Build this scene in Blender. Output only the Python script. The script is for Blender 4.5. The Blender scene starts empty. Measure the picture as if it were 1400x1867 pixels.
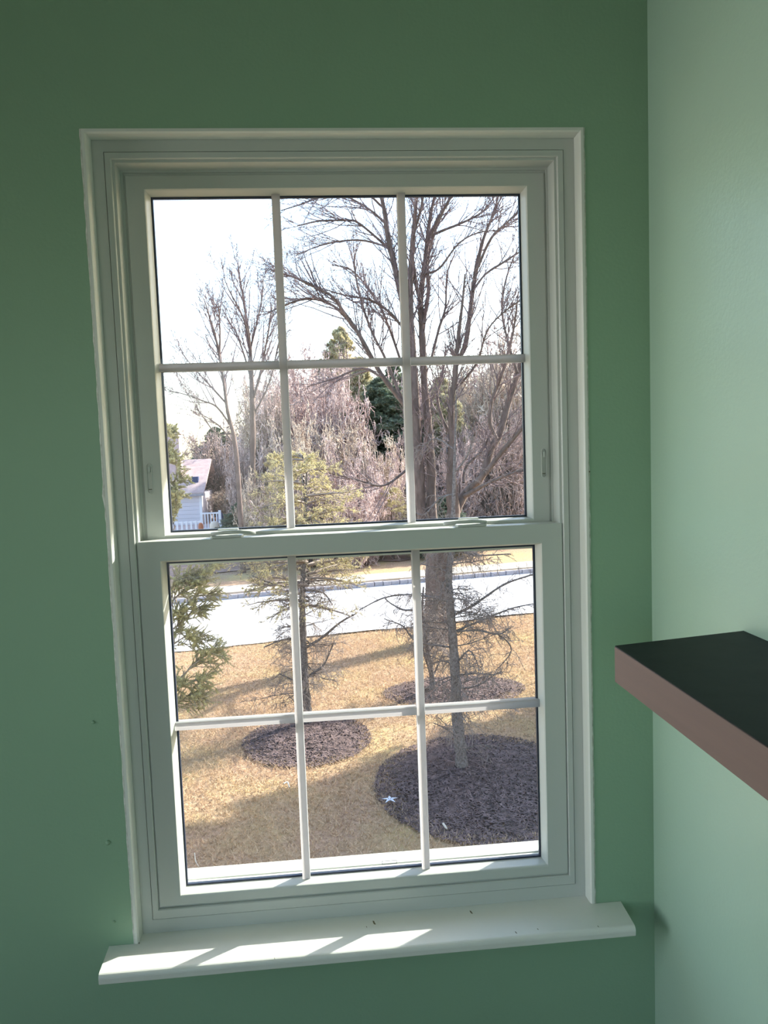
import bpy, math, random
import numpy as np
from mathutils import Vector, Matrix

# ------------------------------------------------------------ camera
CAM = np.array([0.38925, -1.48238, 0.94293])
F = 1429.2
YAW, PITCH, ROLL = 0.0840281, 0.0844051, -0.0366112
cy_, sy_, cp_, sp_ = math.cos(YAW), math.sin(YAW), math.cos(PITCH), math.sin(PITCH)
fw = np.array([sy_*cp_, cy_*cp_, -sp_]); r0 = np.array([cy_, -sy_, 0.]); u0 = np.cross(r0, fw)
RT = math.cos(ROLL)*r0 + math.sin(ROLL)*u0
UP = -math.sin(ROLL)*r0 + math.cos(ROLL)*u0
scene = bpy.context.scene
cd = bpy.data.cameras.new('camera'); cam = bpy.data.objects.new('camera', cd)
scene.collection.objects.link(cam); scene.camera = cam
cd.sensor_fit = 'HORIZONTAL'; cd.sensor_width = 36.0; cd.lens = 36.0*F/1400.0
cd.clip_start = 0.02; cd.clip_end = 400
M = Matrix(((RT[0], UP[0], -fw[0], CAM[0]), (RT[1], UP[1], -fw[1], CAM[1]), (RT[2], UP[2], -fw[2], CAM[2]), (0, 0, 0, 1)))
cam.matrix_world = M

# ------------------------------------------------------------ sky, sun, exposure
SUN = Vector((1.6, 1.0, 1.05)).normalized()
SKY_STRENGTH = 0.65
SUN_E = 13.5
w = bpy.data.worlds.new('world'); scene.world = w; w.use_nodes = True
wn = w.node_tree; wn.nodes.clear()
sky = wn.nodes.new('ShaderNodeTexSky'); sky.sky_type = 'NISHITA'; sky.sun_disc = False
sky.sun_elevation = math.asin(SUN.z); sky.sun_rotation = math.atan2(SUN.x, SUN.y)
sky.air_density = 1.0; sky.dust_density = 1.6; sky.ozone_density = 1.0; sky.altitude = 50
bg = wn.nodes.new('ShaderNodeBackground'); bg.inputs[1].default_value = SKY_STRENGTH
wo = wn.nodes.new('ShaderNodeOutputWorld')
wn.links.new(sky.outputs[0], bg.inputs[0]); wn.links.new(bg.outputs[0], wo.inputs[0])
sl = bpy.data.lights.new('sun', 'SUN'); sl.energy = SUN_E; sl.angle = math.radians(0.8); sl.color = (1.0, .95, .87)
so = bpy.data.objects.new('sun', sl); scene.collection.objects.link(so)
so.rotation_euler = (-SUN).to_track_quat('-Z', 'Y').to_euler(); so.location = (10, 8, 12)
# fill lamps added behind and to the left of the camera, at unseen openings
def fill_light(name, e, loc, rot, sx, sy, spread=180):
    al = bpy.data.lights.new(name, 'AREA'); al.shape = 'RECTANGLE'; al.size = sx; al.size_y = sy; al.spread = math.radians(spread)
    al.energy = e; al.color = (1.0, 1.0, .98)
    ao = bpy.data.objects.new(name, al); scene.collection.objects.link(ao); ao.location = loc; ao.rotation_euler = rot
R90 = math.radians(90)
fill_light('rear_fill_light', 3, (-.35, -3.27, .85), (R90, 0, 0), 1.0, 1.3)
fill_light('left_fill_light', 6, (-2.57, -.9, .85), (R90, 0, -R90), 1.0, 1.3, 55)  # narrow added beam that brightens the right wall
scene.view_settings.view_transform = 'Standard'; scene.view_settings.look = 'None'
scene.view_settings.gamma = 1; scene.view_settings.use_curve_mapping = False
scene.view_settings.exposure = 0.0

# ------------------------------------------------------------ helpers
rng = np.random.default_rng(7)
W, H = .914, 1.522
GZ = -3.6            # outside ground level; room floor below the stool top:
FZ = -.66


def at(x, y, Y):
    d = fw + RT*(x-700)/F - UP*(y-933.5)/F
    return CAM + d*(Y-CAM[1])/d[1]


def gpt(x, y, z=GZ):
    d = fw + RT*(x-700)/F - UP*(y-933.5)/F
    return CAM + d*(z-CAM[2])/d[2]


def link(o):
    scene.collection.objects.link(o); return o


def tag(o, label=None, cat=None, group=None, kind=None):
    if label: o['label'] = label
    if cat: o['category'] = cat
    if group: o['group'] = group
    if kind: o['kind'] = kind
    return o


def empty(name, loc=(0, 0, 0), **k):
    o = bpy.data.objects.new(name, None); o.location = loc; o.empty_display_size = .1
    link(o); return tag(o, **k)


def obj(name, me, mat, parent=None, **k):
    o = bpy.data.objects.new(name, me)
    if mat and not me.materials: me.materials.append(mat)
    link(o)
    if parent is not None:
        o.parent = parent
        # meshes are written in world coordinates; cancel the parent's place
        p = parent; off = Vector((0, 0, 0))
        while p is not None: off += p.location; p = p.parent
        o.location = -off
    return tag(o, **k)


def fast(name, V, Q, smooth=False):
    V = np.asarray(V, dtype=np.float32); Q = np.asarray(Q, dtype=np.int32)
    me = bpy.data.meshes.new(name); nf, k = Q.shape
    me.vertices.add(len(V)); me.vertices.foreach_set('co', V.ravel())
    me.loops.add(nf*k); me.loops.foreach_set('vertex_index', Q.ravel())
    me.polygons.add(nf); me.polygons.foreach_set('loop_start', np.arange(0, nf*k, k, dtype=np.int32))
    me.polygons.foreach_set('loop_total', np.full(nf, k, dtype=np.int32))
    if smooth: me.polygons.foreach_set('use_smooth', np.ones(nf, dtype=bool))
    me.update(calc_edges=True); me.validate()
    return me


class MB:
    def __init__(s): s.v = []; s.f = []
    def add(s, v, f):
        n = len(s.v); s.v += [tuple(p) for p in v]; s.f += [tuple(i+n for i in q) for q in f]; return s
    def box(s, x0, x1, y0, y1, z0, z1):
        v = [(x, y, z) for x in (x0, x1) for y in (y0, y1) for z in (z0, z1)]
        return s.add(v, [(0, 1, 3, 2), (4, 6, 7, 5), (0, 4, 5, 1), (2, 3, 7, 6), (0, 2, 6, 4), (1, 5, 7, 3)])
    def prism(s, poly, z0, z1):
        n = len(poly); v = [(x, y, z0) for x, y in poly]+[(x, y, z1) for x, y in poly]
        return s.add(v, [tuple(range(n))[::-1], tuple(range(n, 2*n))]+[(i, (i+1) % n, n+(i+1) % n, n+i) for i in range(n)])
    def ring(s, x0, x1, z0, z1, prof, closed=False):
        """mitred ring: prof = list of (side inset, y, bottom inset, top inset)"""
        v = []; f = []
        for p in prof:
            d, y = p[0], p[1]; b = p[2] if len(p) > 2 else d; t = p[3] if len(p) > 3 else d
            v += [(x0+d, y, z0+b), (x1-d, y, z0+b), (x1-d, y, z1-t), (x0+d, y, z1-t)]
        m = len(prof)
        for i in range(m if closed else m-1):
            a = 4*i; c = 4*((i+1) % m)
            for j in range(4): k = (j+1) % 4; f.append((a+j, a+k, c+k, c+j))
        return s.add(v, f)
    def mesh(s, name, bevel=0, smooth=False):
        me = bpy.data.meshes.new(name); me.from_pydata(s.v, [], s.f); me.update()
        import bmesh
        bm = bmesh.new(); bm.from_mesh(me)
        bmesh.ops.recalc_face_normals(bm, faces=bm.faces)
        if bevel:
            bmesh.ops.bevel(bm, geom=list(bm.edges), offset=bevel, segments=2, affect='EDGES', profile=.5, clamp_overlap=True)
        bm.to_mesh(me); bm.free()
        if smooth:
            for p in me.polygons: p.use_smooth = True
        return me


def boxobj(name, b, mat, parent=None, bevel=0, **k):
    return obj(name, MB().box(*b).mesh(name, bevel), mat, parent, **k)


# ------------------------------------------------------------ materials
def mat(name, col, rough=.6, col2=None, scale=8, bump=0, bscale=None, spec=.3, detail=6, lo=.35, hi=.65, coords='Object', stretch=None, col3=None, scale3=1):
    m = bpy.data.materials.new(name); m.use_nodes = True; nt = m.node_tree; N = nt.nodes; L = nt.links
    b = N['Principled BSDF']; b.inputs['Roughness'].default_value = rough
    b.inputs['Specular IOR Level'].default_value = spec
    b.inputs['Base Color'].default_value = (*col, 1)
    tc = N.new('ShaderNodeTexCoord'); src = tc.outputs[coords]
    if stretch:
        mp = N.new('ShaderNodeMapping'); mp.inputs['Scale'].default_value = stretch; L.new(src, mp.inputs[0]); src = mp.outputs[0]
    def mixc(c1sock, c1, c2, sc, lo, hi):
        n = N.new('ShaderNodeTexNoise'); n.inputs['Scale'].default_value = sc; n.inputs['Detail'].default_value = detail
        n.inputs['Roughness'].default_value = .65; L.new(src, n.inputs['Vector'])
        r = N.new('ShaderNodeMapRange'); r.inputs[1].default_value = lo; r.inputs[2].default_value = hi; L.new(n.outputs[0], r.inputs[0])
        x = N.new('ShaderNodeMix'); x.data_type = 'RGBA'; L.new(r.outputs[0], x.inputs[0])
        if c1sock: L.new(c1sock, x.inputs[6])
        else: x.inputs[6].default_value = (*c1, 1)
        x.inputs[7].default_value = (*c2, 1); return x.outputs[2]
    s = None
    if col2: s = mixc(None, col, col2, scale, lo, hi)
    if col3: s = mixc(s, col, col3, scale3, .45, .68)
    if s: L.new(s, b.inputs['Base Color'])
    if bump:
        n = N.new('ShaderNodeTexNoise'); n.inputs['Scale'].default_value = bscale or scale*3; n.inputs['Detail'].default_value = 5; L.new(src, n.inputs['Vector'])
        bp = N.new('ShaderNodeBump'); bp.inputs['Strength'].default_value = bump; bp.inputs['Distance'].default_value = .01
        L.new(n.outputs[0], bp.inputs['Height']); L.new(bp.outputs[0], b.inputs['Normal'])
    return m


def foliage_mat(name, c1, c2, scale, trans=.35):
    m = mat(name, c1, .7, c2, scale)
    nt = m.node_tree; N = nt.nodes; b = N['Principled BSDF']; out = N['Material Output']
    t = N.new('ShaderNodeBsdfTranslucent'); mx = N.new('ShaderNodeMixShader'); mx.inputs[0].default_value = trans
    lk = b.inputs['Base Color'].links
    if lk: nt.links.new(lk[0].from_socket, t.inputs[0])
    else: t.inputs[0].default_value = (*c1, 1)
    nt.links.new(b.outputs[0], mx.inputs[1]); nt.links.new(t.outputs[0], mx.inputs[2]); nt.links.new(mx.outputs[0], out.inputs[0])
    return m


def glass_mat():
    m = bpy.data.materials.new('clear_glass'); m.use_nodes = True; nt = m.node_tree; N = nt.nodes; N.clear()
    t = N.new('ShaderNodeBsdfTransparent'); t.inputs[0].default_value = (.97, .985, .98, 1)
    g = N.new('ShaderNodeBsdfGlossy'); g.inputs['Roughness'].default_value = .02
    lf = N.new('ShaderNodeLayerWeight'); pw = N.new('ShaderNodeMath'); pw.operation = 'POWER'; pw.inputs[1].default_value = 5
    lw = N.new('ShaderNodeMath'); lw.operation = 'MULTIPLY_ADD'; lw.inputs[1].default_value = .9; lw.inputs[2].default_value = .02
    nt.links.new(lf.outputs['Facing'], pw.inputs[0]); nt.links.new(pw.outputs[0], lw.inputs[0])
    mx = N.new('ShaderNodeMixShader'); o = N.new('ShaderNodeOutputMaterial')
    nt.links.new(lw.outputs[0], mx.inputs[0]); nt.links.new(t.outputs[0], mx.inputs[1]); nt.links.new(g.outputs[0], mx.inputs[2]); nt.links.new(mx.outputs[0], o.inputs[0])
    return m


def screen_mat():
    m = bpy.data.materials.new('insect_mesh'); m.use_nodes = True; nt = m.node_tree; N = nt.nodes; N.clear()
    t = N.new('ShaderNodeBsdfTransparent'); d = N.new('ShaderNodeBsdfDiffuse'); d.inputs[0].default_value = (.12, .12, .12, 1)
    tc = N.new('ShaderNodeTexCoord')
    wv = []
    for ax in ('X', 'Z'):
        q = N.new('ShaderNodeTexWave'); q.bands_direction = ax; q.inputs['Scale'].default_value = 160; nt.links.new(tc.outputs['Object'], q.inputs[0])
        mr = N.new('ShaderNodeMapRange'); mr.inputs[1].default_value = .55; mr.inputs[2].default_value = 1; mr.inputs[4].default_value = .22
        nt.links.new(q.outputs['Fac'], mr.inputs[0]); wv.append(mr)
    mm = N.new('ShaderNodeMath'); mm.operation = 'MAXIMUM'; nt.links.new(wv[0].outputs[0], mm.inputs[0]); nt.links.new(wv[1].outputs[0], mm.inputs[1])
    mx = N.new('ShaderNodeMixShader'); o = N.new('ShaderNodeOutputMaterial')
    nt.links.new(mm.outputs[0], mx.inputs[0]); nt.links.new(t.outputs[0], mx.inputs[1]); nt.links.new(d.outputs[0], mx.inputs[2]); nt.links.new(mx.outputs[0], o.inputs[0])
    return m


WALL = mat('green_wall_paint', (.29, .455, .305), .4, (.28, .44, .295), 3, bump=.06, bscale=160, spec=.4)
WALL_LIT = mat('green_wall_paint_lit', (.41, .57, .45), .36, (.40, .555, .44), 3, bump=.06, bscale=160, spec=.6)  # same wall paint with the right wall's brighter light put into its colour
CEIL = mat('ceiling_white', (.75, .77, .74), .8)
FLOORM = mat('oak_floor', (.50, .38, .26), .45, (.40, .29, .19), 5, stretch=(1, 12, 1))
VINYL = mat('white_vinyl', (.58, .61, .57), .35, spec=.4)
PAINT = mat('white_gloss_paint', (.78, .80, .74), .38, (.75, .77, .71), 6, bump=.05, bscale=40, spec=.4)
BARM = foliage_mat('white_grille_plastic', (.33, .36, .37), (.33, .36, .37), 5, .3)
BARM.node_tree.nodes['Translucent BSDF'].inputs[0].default_value = (1, .95, .95, 1)
for l_ in list(BARM.node_tree.nodes['Translucent BSDF'].inputs[0].links): BARM.node_tree.links.remove(l_)
SPACER = mat('dark_spacer', (.03, .04, .07), .4)
GLASS = glass_mat(); SCREEN = screen_mat()
CHIP = mat('bare_wood_chip', (.16, .15, .10), .8)
CAULK = mat('old_caulk', (.70, .72, .66), .6, (.45, .47, .40), 60)
SHELFTOP = mat('black_shelf_top', (.008, .011, .012), .5, (.016, .02, .02), 14, spec=.15)
SHELFEDGE = mat('brown_shelf_edge', (.18, .122, .105), .5, (.16, .11, .095), 6, stretch=(1, .3, 8))
CAULKW = mat('clear_latch', (.8, .85, .82), .2)

# ------------------------------------------------------------ room shell
T = .17
RX, LX, BY, CZ = 1.04, -2.6, -3.3, 2.05
mb = MB()
e = .03
for b in ((LX, 0, 0, .13, FZ, CZ), (W, RX, 0, .13, FZ, CZ), (0, W, 0, .13, FZ, -.022), (0, W, 0, .13, H, CZ)): mb.box(*b)
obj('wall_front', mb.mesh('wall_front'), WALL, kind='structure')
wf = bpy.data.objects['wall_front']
boxobj('wall_right', (RX, RX+.12, BY, .13, FZ, CZ), WALL_LIT, kind='structure')
mb = MB()
for b in ((LX-.12, LX, BY, -1.5, FZ, CZ), (LX-.12, LX, -.3, .13, FZ, CZ), (LX-.12, LX, -1.5, -.3, FZ, .1), (LX-.12, LX, -1.5, -.3, 1.6, CZ)): mb.box(*b)
obj('wall_left', mb.mesh('wall_left'), WALL, kind='structure')
mb = MB()
for b in ((LX-.1, LX+.012, -1.5, -1.44, .1, 1.6), (LX-.1, LX+.012, -.36, -.3, .1, 1.6), (LX-.1, LX+.012, -1.44, -.36, .1, .16), (LX-.1, LX+.012, -1.44, -.36, 1.54, 1.6)): mb.box(*b)
obj('added_left_window', mb.mesh('added_left_window'), VINYL, kind='structure')  # unseen frame added around the left fill lamp's opening
mb = MB()
for b in ((LX, -.95, BY-.15, BY, FZ, CZ), (.25, RX, BY-.15, BY, FZ, CZ), (-.95, .25, BY-.15, BY, FZ, .1), (-.95, .25, BY-.15, BY, 1.6, CZ)): mb.box(*b)
obj('wall_back', mb.mesh('wall_back'), WALL, kind='structure')
boxobj('floor', (LX-.12, RX+.12, BY-.15, .13, FZ-.1, FZ), FLOORM, kind='structure')
boxobj('ceiling', (LX-.12, RX+.12, BY-.15, .13, CZ, CZ+.1), CEIL, kind='structure')
mb = MB().ring(-.95, .25, .1, 1.6, [(0, BY-.14), (0, BY+.012), (.06, BY+.012), (.06, BY-.14)], closed=True)
obj('added_rear_window', mb.mesh('added_rear_window'), VINYL, kind='structure')  # unseen frame added in the back wall for the rear fill lamp
boxobj('baseboard_front', (LX, RX, -.014, 0, FZ, FZ+.1), PAINT, kind='structure')
boxobj('baseboard_right', (RX-.014, RX, BY, -.014, FZ, FZ+.1), PAINT, kind='structure')

# exterior skin and eave
SIDING = mat('pale_siding', (.7, .68, .62), .6)
ext = empty('house_wall', (0, .15, GZ), kind='structure')
k = 0
for z in np.arange(GZ, 2.05, .2):
    z1 = min(z+.2, 2.05)
    if z1 > -.05 and z < H+.05:
        xs = ((-4.2, -.04), (W+.04, 1.7))
    else: xs = ((-4.2, 1.7),)
    for (a, b_) in xs:
        m_ = MB().add([(a, .131, z), (b_, .131, z), (b_, .131, z1), (a, .131, z1), (a, .165, z), (b_, .165, z), (b_, .145, z1), (a, .145, z1)],
                      [(0, 1, 2, 3), (4, 7, 6, 5), (0, 4, 5, 1), (3, 2, 6, 7), (0, 3, 7, 4), (1, 5, 6, 2)]).mesh('clapboard')
        obj('clapboard', m_, SIDING, ext)
mb = MB().box(-5.4, 5.4, .145, .93, 1.80, 1.84).box(-5.4, 5.4, .91, .93, 1.76, 1.92)
obj('eave', mb.mesh('eave'), VINYL, kind='structure')

# small blemishes on the wall
def lump(name, x, z, r, m, seed):
    rr = np.random.default_rng(seed); mb = MB(); n = 9
    ring = [(x+r*(1+.4*rr.random())*math.cos(a), -.0004, z+r*(1+.4*rr.random())*math.sin(a)) for a in np.linspace(0, 2*math.pi, n, endpoint=False)]
    ring2 = [((a[0]-x)*.5+x, -.0018, (a[2]-z)*.5+z) for a in ring]
    f = [(i, (i+1) % n, n+(i+1) % n, n+i) for i in range(n)]+[tuple(range(n, 2*n)), tuple(range(n))[::-1]]
    return obj(name, mb.add(ring+ring2, f).mesh(name, smooth=True), m, wf)
for i, (px, py, r) in enumerate(((170, 1317, .003), (197, 1536, .0045), (208, 1680, .002))):
    p = at(px, py, 0); lump('paint_bump', p[0], p[2], r, WALL, i)
p = at(1074, 860, 0); lump('nail_hole', p[0], p[2], .0016, CHIP, 9)
# caulk bead along the sides of the opening
for sx, x in ((-1, 0), (1, W)):
    rr = np.random.default_rng(3+sx); zs = np.linspace(.0, H, 120)
    V = []; Q = []
    for i, z in enumerate(zs):
        wd = .0022+.0016*rr.random()+(.003*max(0, 1-abs(z-.87)/.02) if sx < 0 else 0)
        for a in range(5):
            t = math.pi*a/4
            V.append((x+sx*(wd*math.cos(t))-.0, -.0012*math.sin(t)-.0002, z))
    for i in range(len(zs)-1):
        for a in range(4): j = i*5+a; Q.append((j, j+1, j+6, j+5))
    obj('caulk_bead', fast('caulk_bead', V, Q, True), CAULK, wf)

# window stool (interior sill board) with horns
mb = MB(); nose = [(-.001, 0)]+[(-.0865+.009-.009*math.sin(a), -.009+.009*math.cos(a)) for a in np.linspace(0, math.pi/2, 6)]+[(-.0855, -.0185), (-.082, -.0215), (-.001, -.0215)]
v = []
for x0_, x1_ in (((-.049), (-.047)), ((.969), (.965))): v += [(x0_+(x1_-x0_)*min(1, -q[0]/.08), q[0], q[1]) for q in nose]
n = len(nose); mb.add(v, [tuple(range(n)), tuple(range(n, 2*n))[::-1]]+[(i, (i+1) % n, n+(i+1) % n, n+i) for i in range(n)])
mb.box(0.0005, W-.0005, -.001, .06, -.0215, 0)
st = obj('trim_1', mb.mesh('trim_1'), PAINT, kind='structure')
for i, (px, py, l) in enumerate(((858, 1663, .010), (681, 1682, .012), (668, 1690, .004), (940, 1700, .006), (980, 1694, .004), (1090, 1689, .004), (253, 1718, .008), (500, 1750, .004))):
    p = gpt(px, py, 0); rr = np.random.default_rng(i); q = max(p[1], -.083)
    pl = [(p[0]-l*.12, q+l*.5), (p[0]+l*.12, q+l*.35), (p[0]+l*.2, q-l*.1), (p[0]+l*.35, q-l*.6), (p[0]+l*.05, q-l*.5), (p[0]-l*.1, q)]
    obj('paint_chip', MB().prism(pl, -.0001, .0004).mesh('paint_chip'), CHIP, st)

# ------------------------------------------------------------ window
win = empty('window_1', (W/2, .05, 0), kind='structure')
tr = 0  # top inset equals side inset
prof = [(0, .029, -.015), (.029, .029, .027), (.029, .033, .027), (.0305, .033, .0285), (.0305, .0275, .0285), (.0405, .0275, .0460), (.042, .0295, .0475), (.042, .034, .0475),
        (.0465, .034, .0525), (.0465, .074, .0525), (.051, .074, .0545), (.051, .0775, .0545), (.0575, .0775, .058), (.0575, .130, .050), (-.0, .130, -.02)]
fr = obj('window_frame', MB().ring(0, W, 0, H, prof).mesh('window_frame'), VINYL, win)
# bright thin reveal bead round the opening
mbr = MB().ring(0, W, -.02, H, [(0, .0), (.0, -.0016), (.005, -.0016), (.0075, .002), (.0085, .0285), (0, .0285)])
obj('opening_bead', mbr.mesh('opening_bead'), PAINT, win)
# outside sill slope and brickmould
obj('outer_casing', MB().ring(-.05, W+.05, -.06, H+.05, [(0, .13), (0, .175), (.05, .175), (.05, .130)]).mesh('outer_casing'), VINYL, win)
boxobj('outer_sill', (-.06, W+.06, .131, .21, -.05, .030), VINYL, win, .002)


def sash(name, x0, x1, z0, z1, y, gb, gt, gs, label, bars, extra_bars):
    """gb/gt/gs: distance from the sash edge to the sight line at bottom / top / sides"""
    P = [(0, y+.043, 0, 0), (0, y+.001, 0, 0), (.001, y, .001, .001), (gs-.0065, y, gb-.0062, gt-.0065), (gs-.0058, y+.001, gb-.0032, gt-.0058),
         (gs-.0045, y+.0035, gb-.0022, gt-.0045), (gs, y+.026, gb, gt), (gs, y+.043, gb, gt)]
    s = obj(name, MB().ring(x0, x1, z0, z1, P, closed=True).mesh(name), VINYL, win, label=label)
    ox0, ox1, oz0, oz1 = x0+gs, x1-gs, z0+gb, z1-gt
    g = y+.0265
    for gy in (g, g+.009):
        obj('glass_pane', MB().add([(ox0-.002, gy, oz0-.002), (ox1+.002, gy, oz0-.002), (ox1+.002, gy, oz1+.002), (ox0-.002, gy, oz1+.002)], [(0, 1, 2, 3)]).mesh('glass_pane'), GLASS, s)
    obj('spacer_bar', MB().ring(ox0, ox1, oz0, oz1, [(0, g+.002), (.0035, g+.002), (.0035, g+.0088), (0, g+.0088)]).mesh('spacer_bar'), SPACER, s)
    bw = .0082
    def bar(horizontal, c, a, b, yf, s_dir, nm):
        # face sheet with bevelled flanks, stuck on the glass
        pr = [(-bw, 0), (-bw+.0004, .0065), (-bw+.0012, .0075), (bw-.0012, .0075), (bw-.0004, .0065), (bw, 0)]
        v = []
        for t in (a, b):
            for (u, h) in pr:
                v.append((t, yf+s_dir*h, c+u) if horizontal else (c+u, yf+s_dir*h, t))
        f = [(i, i+1, 7+i, 6+i) for i in range(5)]
        m_ = MB().add(v, f).mesh(nm)
        return obj(nm, m_, BARM, s)
    for x in bars[0]:
        bar(False, x, oz0-.001, oz1+.001, g-.0002, -1, 'muntin_bar'); bar(False, x, oz0, oz1, g+.0092, .4, 'outer_muntin_bar')
    for z in bars[1]:
        xs = [ox0-.001]+[v for x in bars[0] for v in (x-bw, x+bw)]+[ox1+.001]
        for i in range(0, len(xs), 2):
            bar(True, z, xs[i], xs[i+1], g-.0002, -1, 'muntin_bar')
        bar(True, z, ox0, ox1, g+.0092, .4, 'outer_muntin_bar')
    return s


LS = sash('lower_sash', .0440, W-.0440, .0512, .777, .030, .0235, .044, .0480, 'lower sash, nearer the room', ((.3335, .5785), (.407,)), None)
US = sash('upper_sash', .0545, W-.0545, .735, 1.4665, .0745, .051, .0315, .0405, 'upper sash set further out', ((.3335, .5785), (1.1095,)), None)
# tilt latches on the upper sash stiles
for x in (.0665, W-.0665+.001):
    z0, z1 = .866, .926; r = .0052; y = .0745
    pl = [(x+r*math.cos(a), z1-r+r*math.sin(a)) for a in np.linspace(0, math.pi, 9)]+[(x+r*math.cos(a), z0+r+r*math.sin(a)) for a in np.linspace(math.pi, 2*math.pi, 9)]
    inn = [(x+(a-x)*.78, (z0+z1)/2+(b-(z0+z1)/2)*.95) for a, b in pl]
    n = len(pl); v = [(a, y, b) for a, b in pl]+[(a, y-.003, b) for a, b in pl]+[(a, y-.003, b) for a, b in inn]+[(a, y-.0003, b) for a, b in inn]
    f = []
    for q in range(3): f += [(q*n+i, q*n+(i+1) % n, (q+1)*n+(i+1) % n, (q+1)*n+i) for i in range(n)]
    obj('tilt_latch', MB().add(v, f).mesh('tilt_latch'), VINYL, US)
    boxobj('latch_button', (x-.0026, x+.0026, y-.0035, y+.0005, z1-.018, z1-.007), VINYL, US, .0006)
    boxobj('latch_stop', (x-.003, x+.003, y-.0014, y+.0005, z0+.008, z0+.0095), CHIP, US)
# cam locks on the meeting rail
for i, x in enumerate((.212, .690)):
    sg = 1 if i == 0 else -1
    base = [(x-.028, .034), (x+.028, .034), (x+.032, .046), (x+.026, .060), (x-.026, .060), (x-.032, .046)]
    k_ = obj('lock_base', MB().prism(base, .777, .782).mesh('lock_base', .0012), VINYL, LS)
    V = []; Q = []; n = 9
    for j in range(n):       # curved lever lying along the rail
        t = j/(n-1); cxp = x-sg*.03+sg*t*.085; cyp = .044-.010*math.sin(t*2.6); hw = .0075-.003*t
        z = .7845+.0035*math.sin(t*math.pi)
        for (a, b) in ((-1, -1), (1, -1), (1, 1), (.4, 1.7), (-.4, 1.7), (-1, 1)):
            V.append((cxp, cyp+a*hw, z+b*.0024))
    for j in range(n-1):
        for a in range(6): Q.append((j*6+a, j*6+(a+1) % 6, j*6+6+(a+1) % 6, j*6+6+a))
    m_ = MB().add(V, Q+[tuple(range(6)), tuple(range((n-1)*6, n*6))]).mesh('lock_lever', smooth=True)
    obj('lock_lever', m_, VINYL, LS)
    boxobj('lock_keeper', (x-.02, x+.02, .066, .0743, .777, .792), VINYL, LS, .001)
# insect half-screen outside the lower sash
scr = obj('insect_screen', MB().ring(.056, W-.056, .036, .735, [(0, .1205, 0), (0, .1285, 0), (.010, .1285, .018, .018), (.010, .1205, .018, .018)], closed=True).mesh('insect_screen'), VINYL, win, label='white-framed insect screen over the lower half')
obj('screen_mesh', MB().add([(.070, .1245, .05), (W-.070, .1245, .05), (W-.070, .1245, .72), (.070, .1245, .72)], [(0, 1, 2, 3)]).mesh('screen_mesh'), SCREEN, scr)
p = at(710, 1572, .1205)
lb = MB().ring(p[0]-.016, p[0]+.016, p[2]-.004, p[2]+.004, [(0, .1203), (.0008, .1201), (.0008, .1205)]).mesh('maker_sticker')
obj('sticker_outline', lb, SPACER, scr)

# ------------------------------------------------------------ wall shelf
sh = empty('wall_shelf', (RX, -1.0, .58), label='thick wall shelf with black top and brown front edge on the right wall', cat='shelf')
y1, y0 = -.352, -2.1
sx = .817
obj('shelf_board', MB().box(sx+.003, RX, y0, y1, .582, .634).mesh('shelf_board'), SHELFEDGE, sh)
poly = [(sx+.0, y0), (RX, y0), (RX, y1+.018), (sx+.0, y1-.024)]
boxobj('edge_band', (sx, sx+.003, y0, y1-.024, .582, .634), SHELFEDGE, sh)
sh2 = [c for c in sh.children]
bpy.data.objects.remove(bpy.data.objects['shelf_board']); bpy.data.objects.remove(bpy.data.objects['edge_band'])
obj('shelf_board', MB().prism(poly, .581, .6345).mesh('shelf_board', .001), SHELFEDGE, sh)
obj('shelf_top', MB().prism([(sx+.001, y0), (RX, y0), (RX, y1+.017), (sx+.001, y1-.0245)], .6346, .6358).mesh('shelf_top'), SHELFTOP, sh, label='black shelf surface')

# ================================================================ OUTSIDE
LAWN = mat('dormant_lawn', (.62, .425, .28), .95, (.33, .215, .14), 16, bump=1.0, bscale=30, detail=10, col3=(.54, .42, .20), scale3=.6, spec=0)
LITTER = mat('leaf_litter', (.34, .22, .18), .95, (.52, .37, .29), 4, bump=1, bscale=12, detail=10, spec=0)
BLADE = foliage_mat('dry_grass_blades', (.80, .60, .40), (.32, .22, .13), 22, .3)
MULCH = mat('bark_mulch', (.10, .072, .066), .95, (.20, .145, .13), 14, bump=1, bscale=50, detail=8, spec=0)
CHIPS = mat('mulch_chips', (.27, .19, .175), .9, (.08, .055, .05), 9)
ASPH = mat('sunlit_pavement', (.62, .61, .62), .85, (.70, .69, .69), 3, bump=.4, bscale=60)
KERB = mat('grey_kerb_stone', (.30, .28, .31), .85, (.42, .39, .41), 6, bump=.5)
WALK = mat('concrete_slab', (.66, .58, .47), .85, (.58, .5, .4), 4, bump=.3)
BARK = mat('grey_brown_bark', (.115, .083, .07), .9, (.21, .155, .135), 9, bump=1, bscale=40, stretch=(1, 1, .25))
BARKL = mat('lichen_bark', (.11, .085, .075), .9, (.27, .24, .225), 34, bump=1, bscale=60)
TWIG = mat('twig_bark', (.17, .12, .13), .8, (.30, .23, .22), 3)
TWIGA = mat('bare_grey_twig', (.36, .30, .26), .8, (.22, .17, .15), 6)
BRUSH1 = mat('pinkish_brush', (.84, .66, .60), .8, (.34, .24, .22), 1.3, lo=.4, hi=.6)
BRUSH2 = mat('tan_brush', (.82, .68, .54), .8, (.34, .25, .20), 1.3, lo=.4, hi=.6)
BRUSHD = mat('dark_brush', (.58, .44, .40), .8, (.20, .15, .13), 2.2, lo=.4, hi=.6)
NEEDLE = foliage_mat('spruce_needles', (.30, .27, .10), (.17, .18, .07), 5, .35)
NEEDLEY = foliage_mat('yellow_needles', (.80, .70, .36), (.52, .46, .25), 4, .35)
NEEDLED = foliage_mat('dark_needles', (.26, .29, .20), (.12, .17, .11), 1.2, .3)
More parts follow.
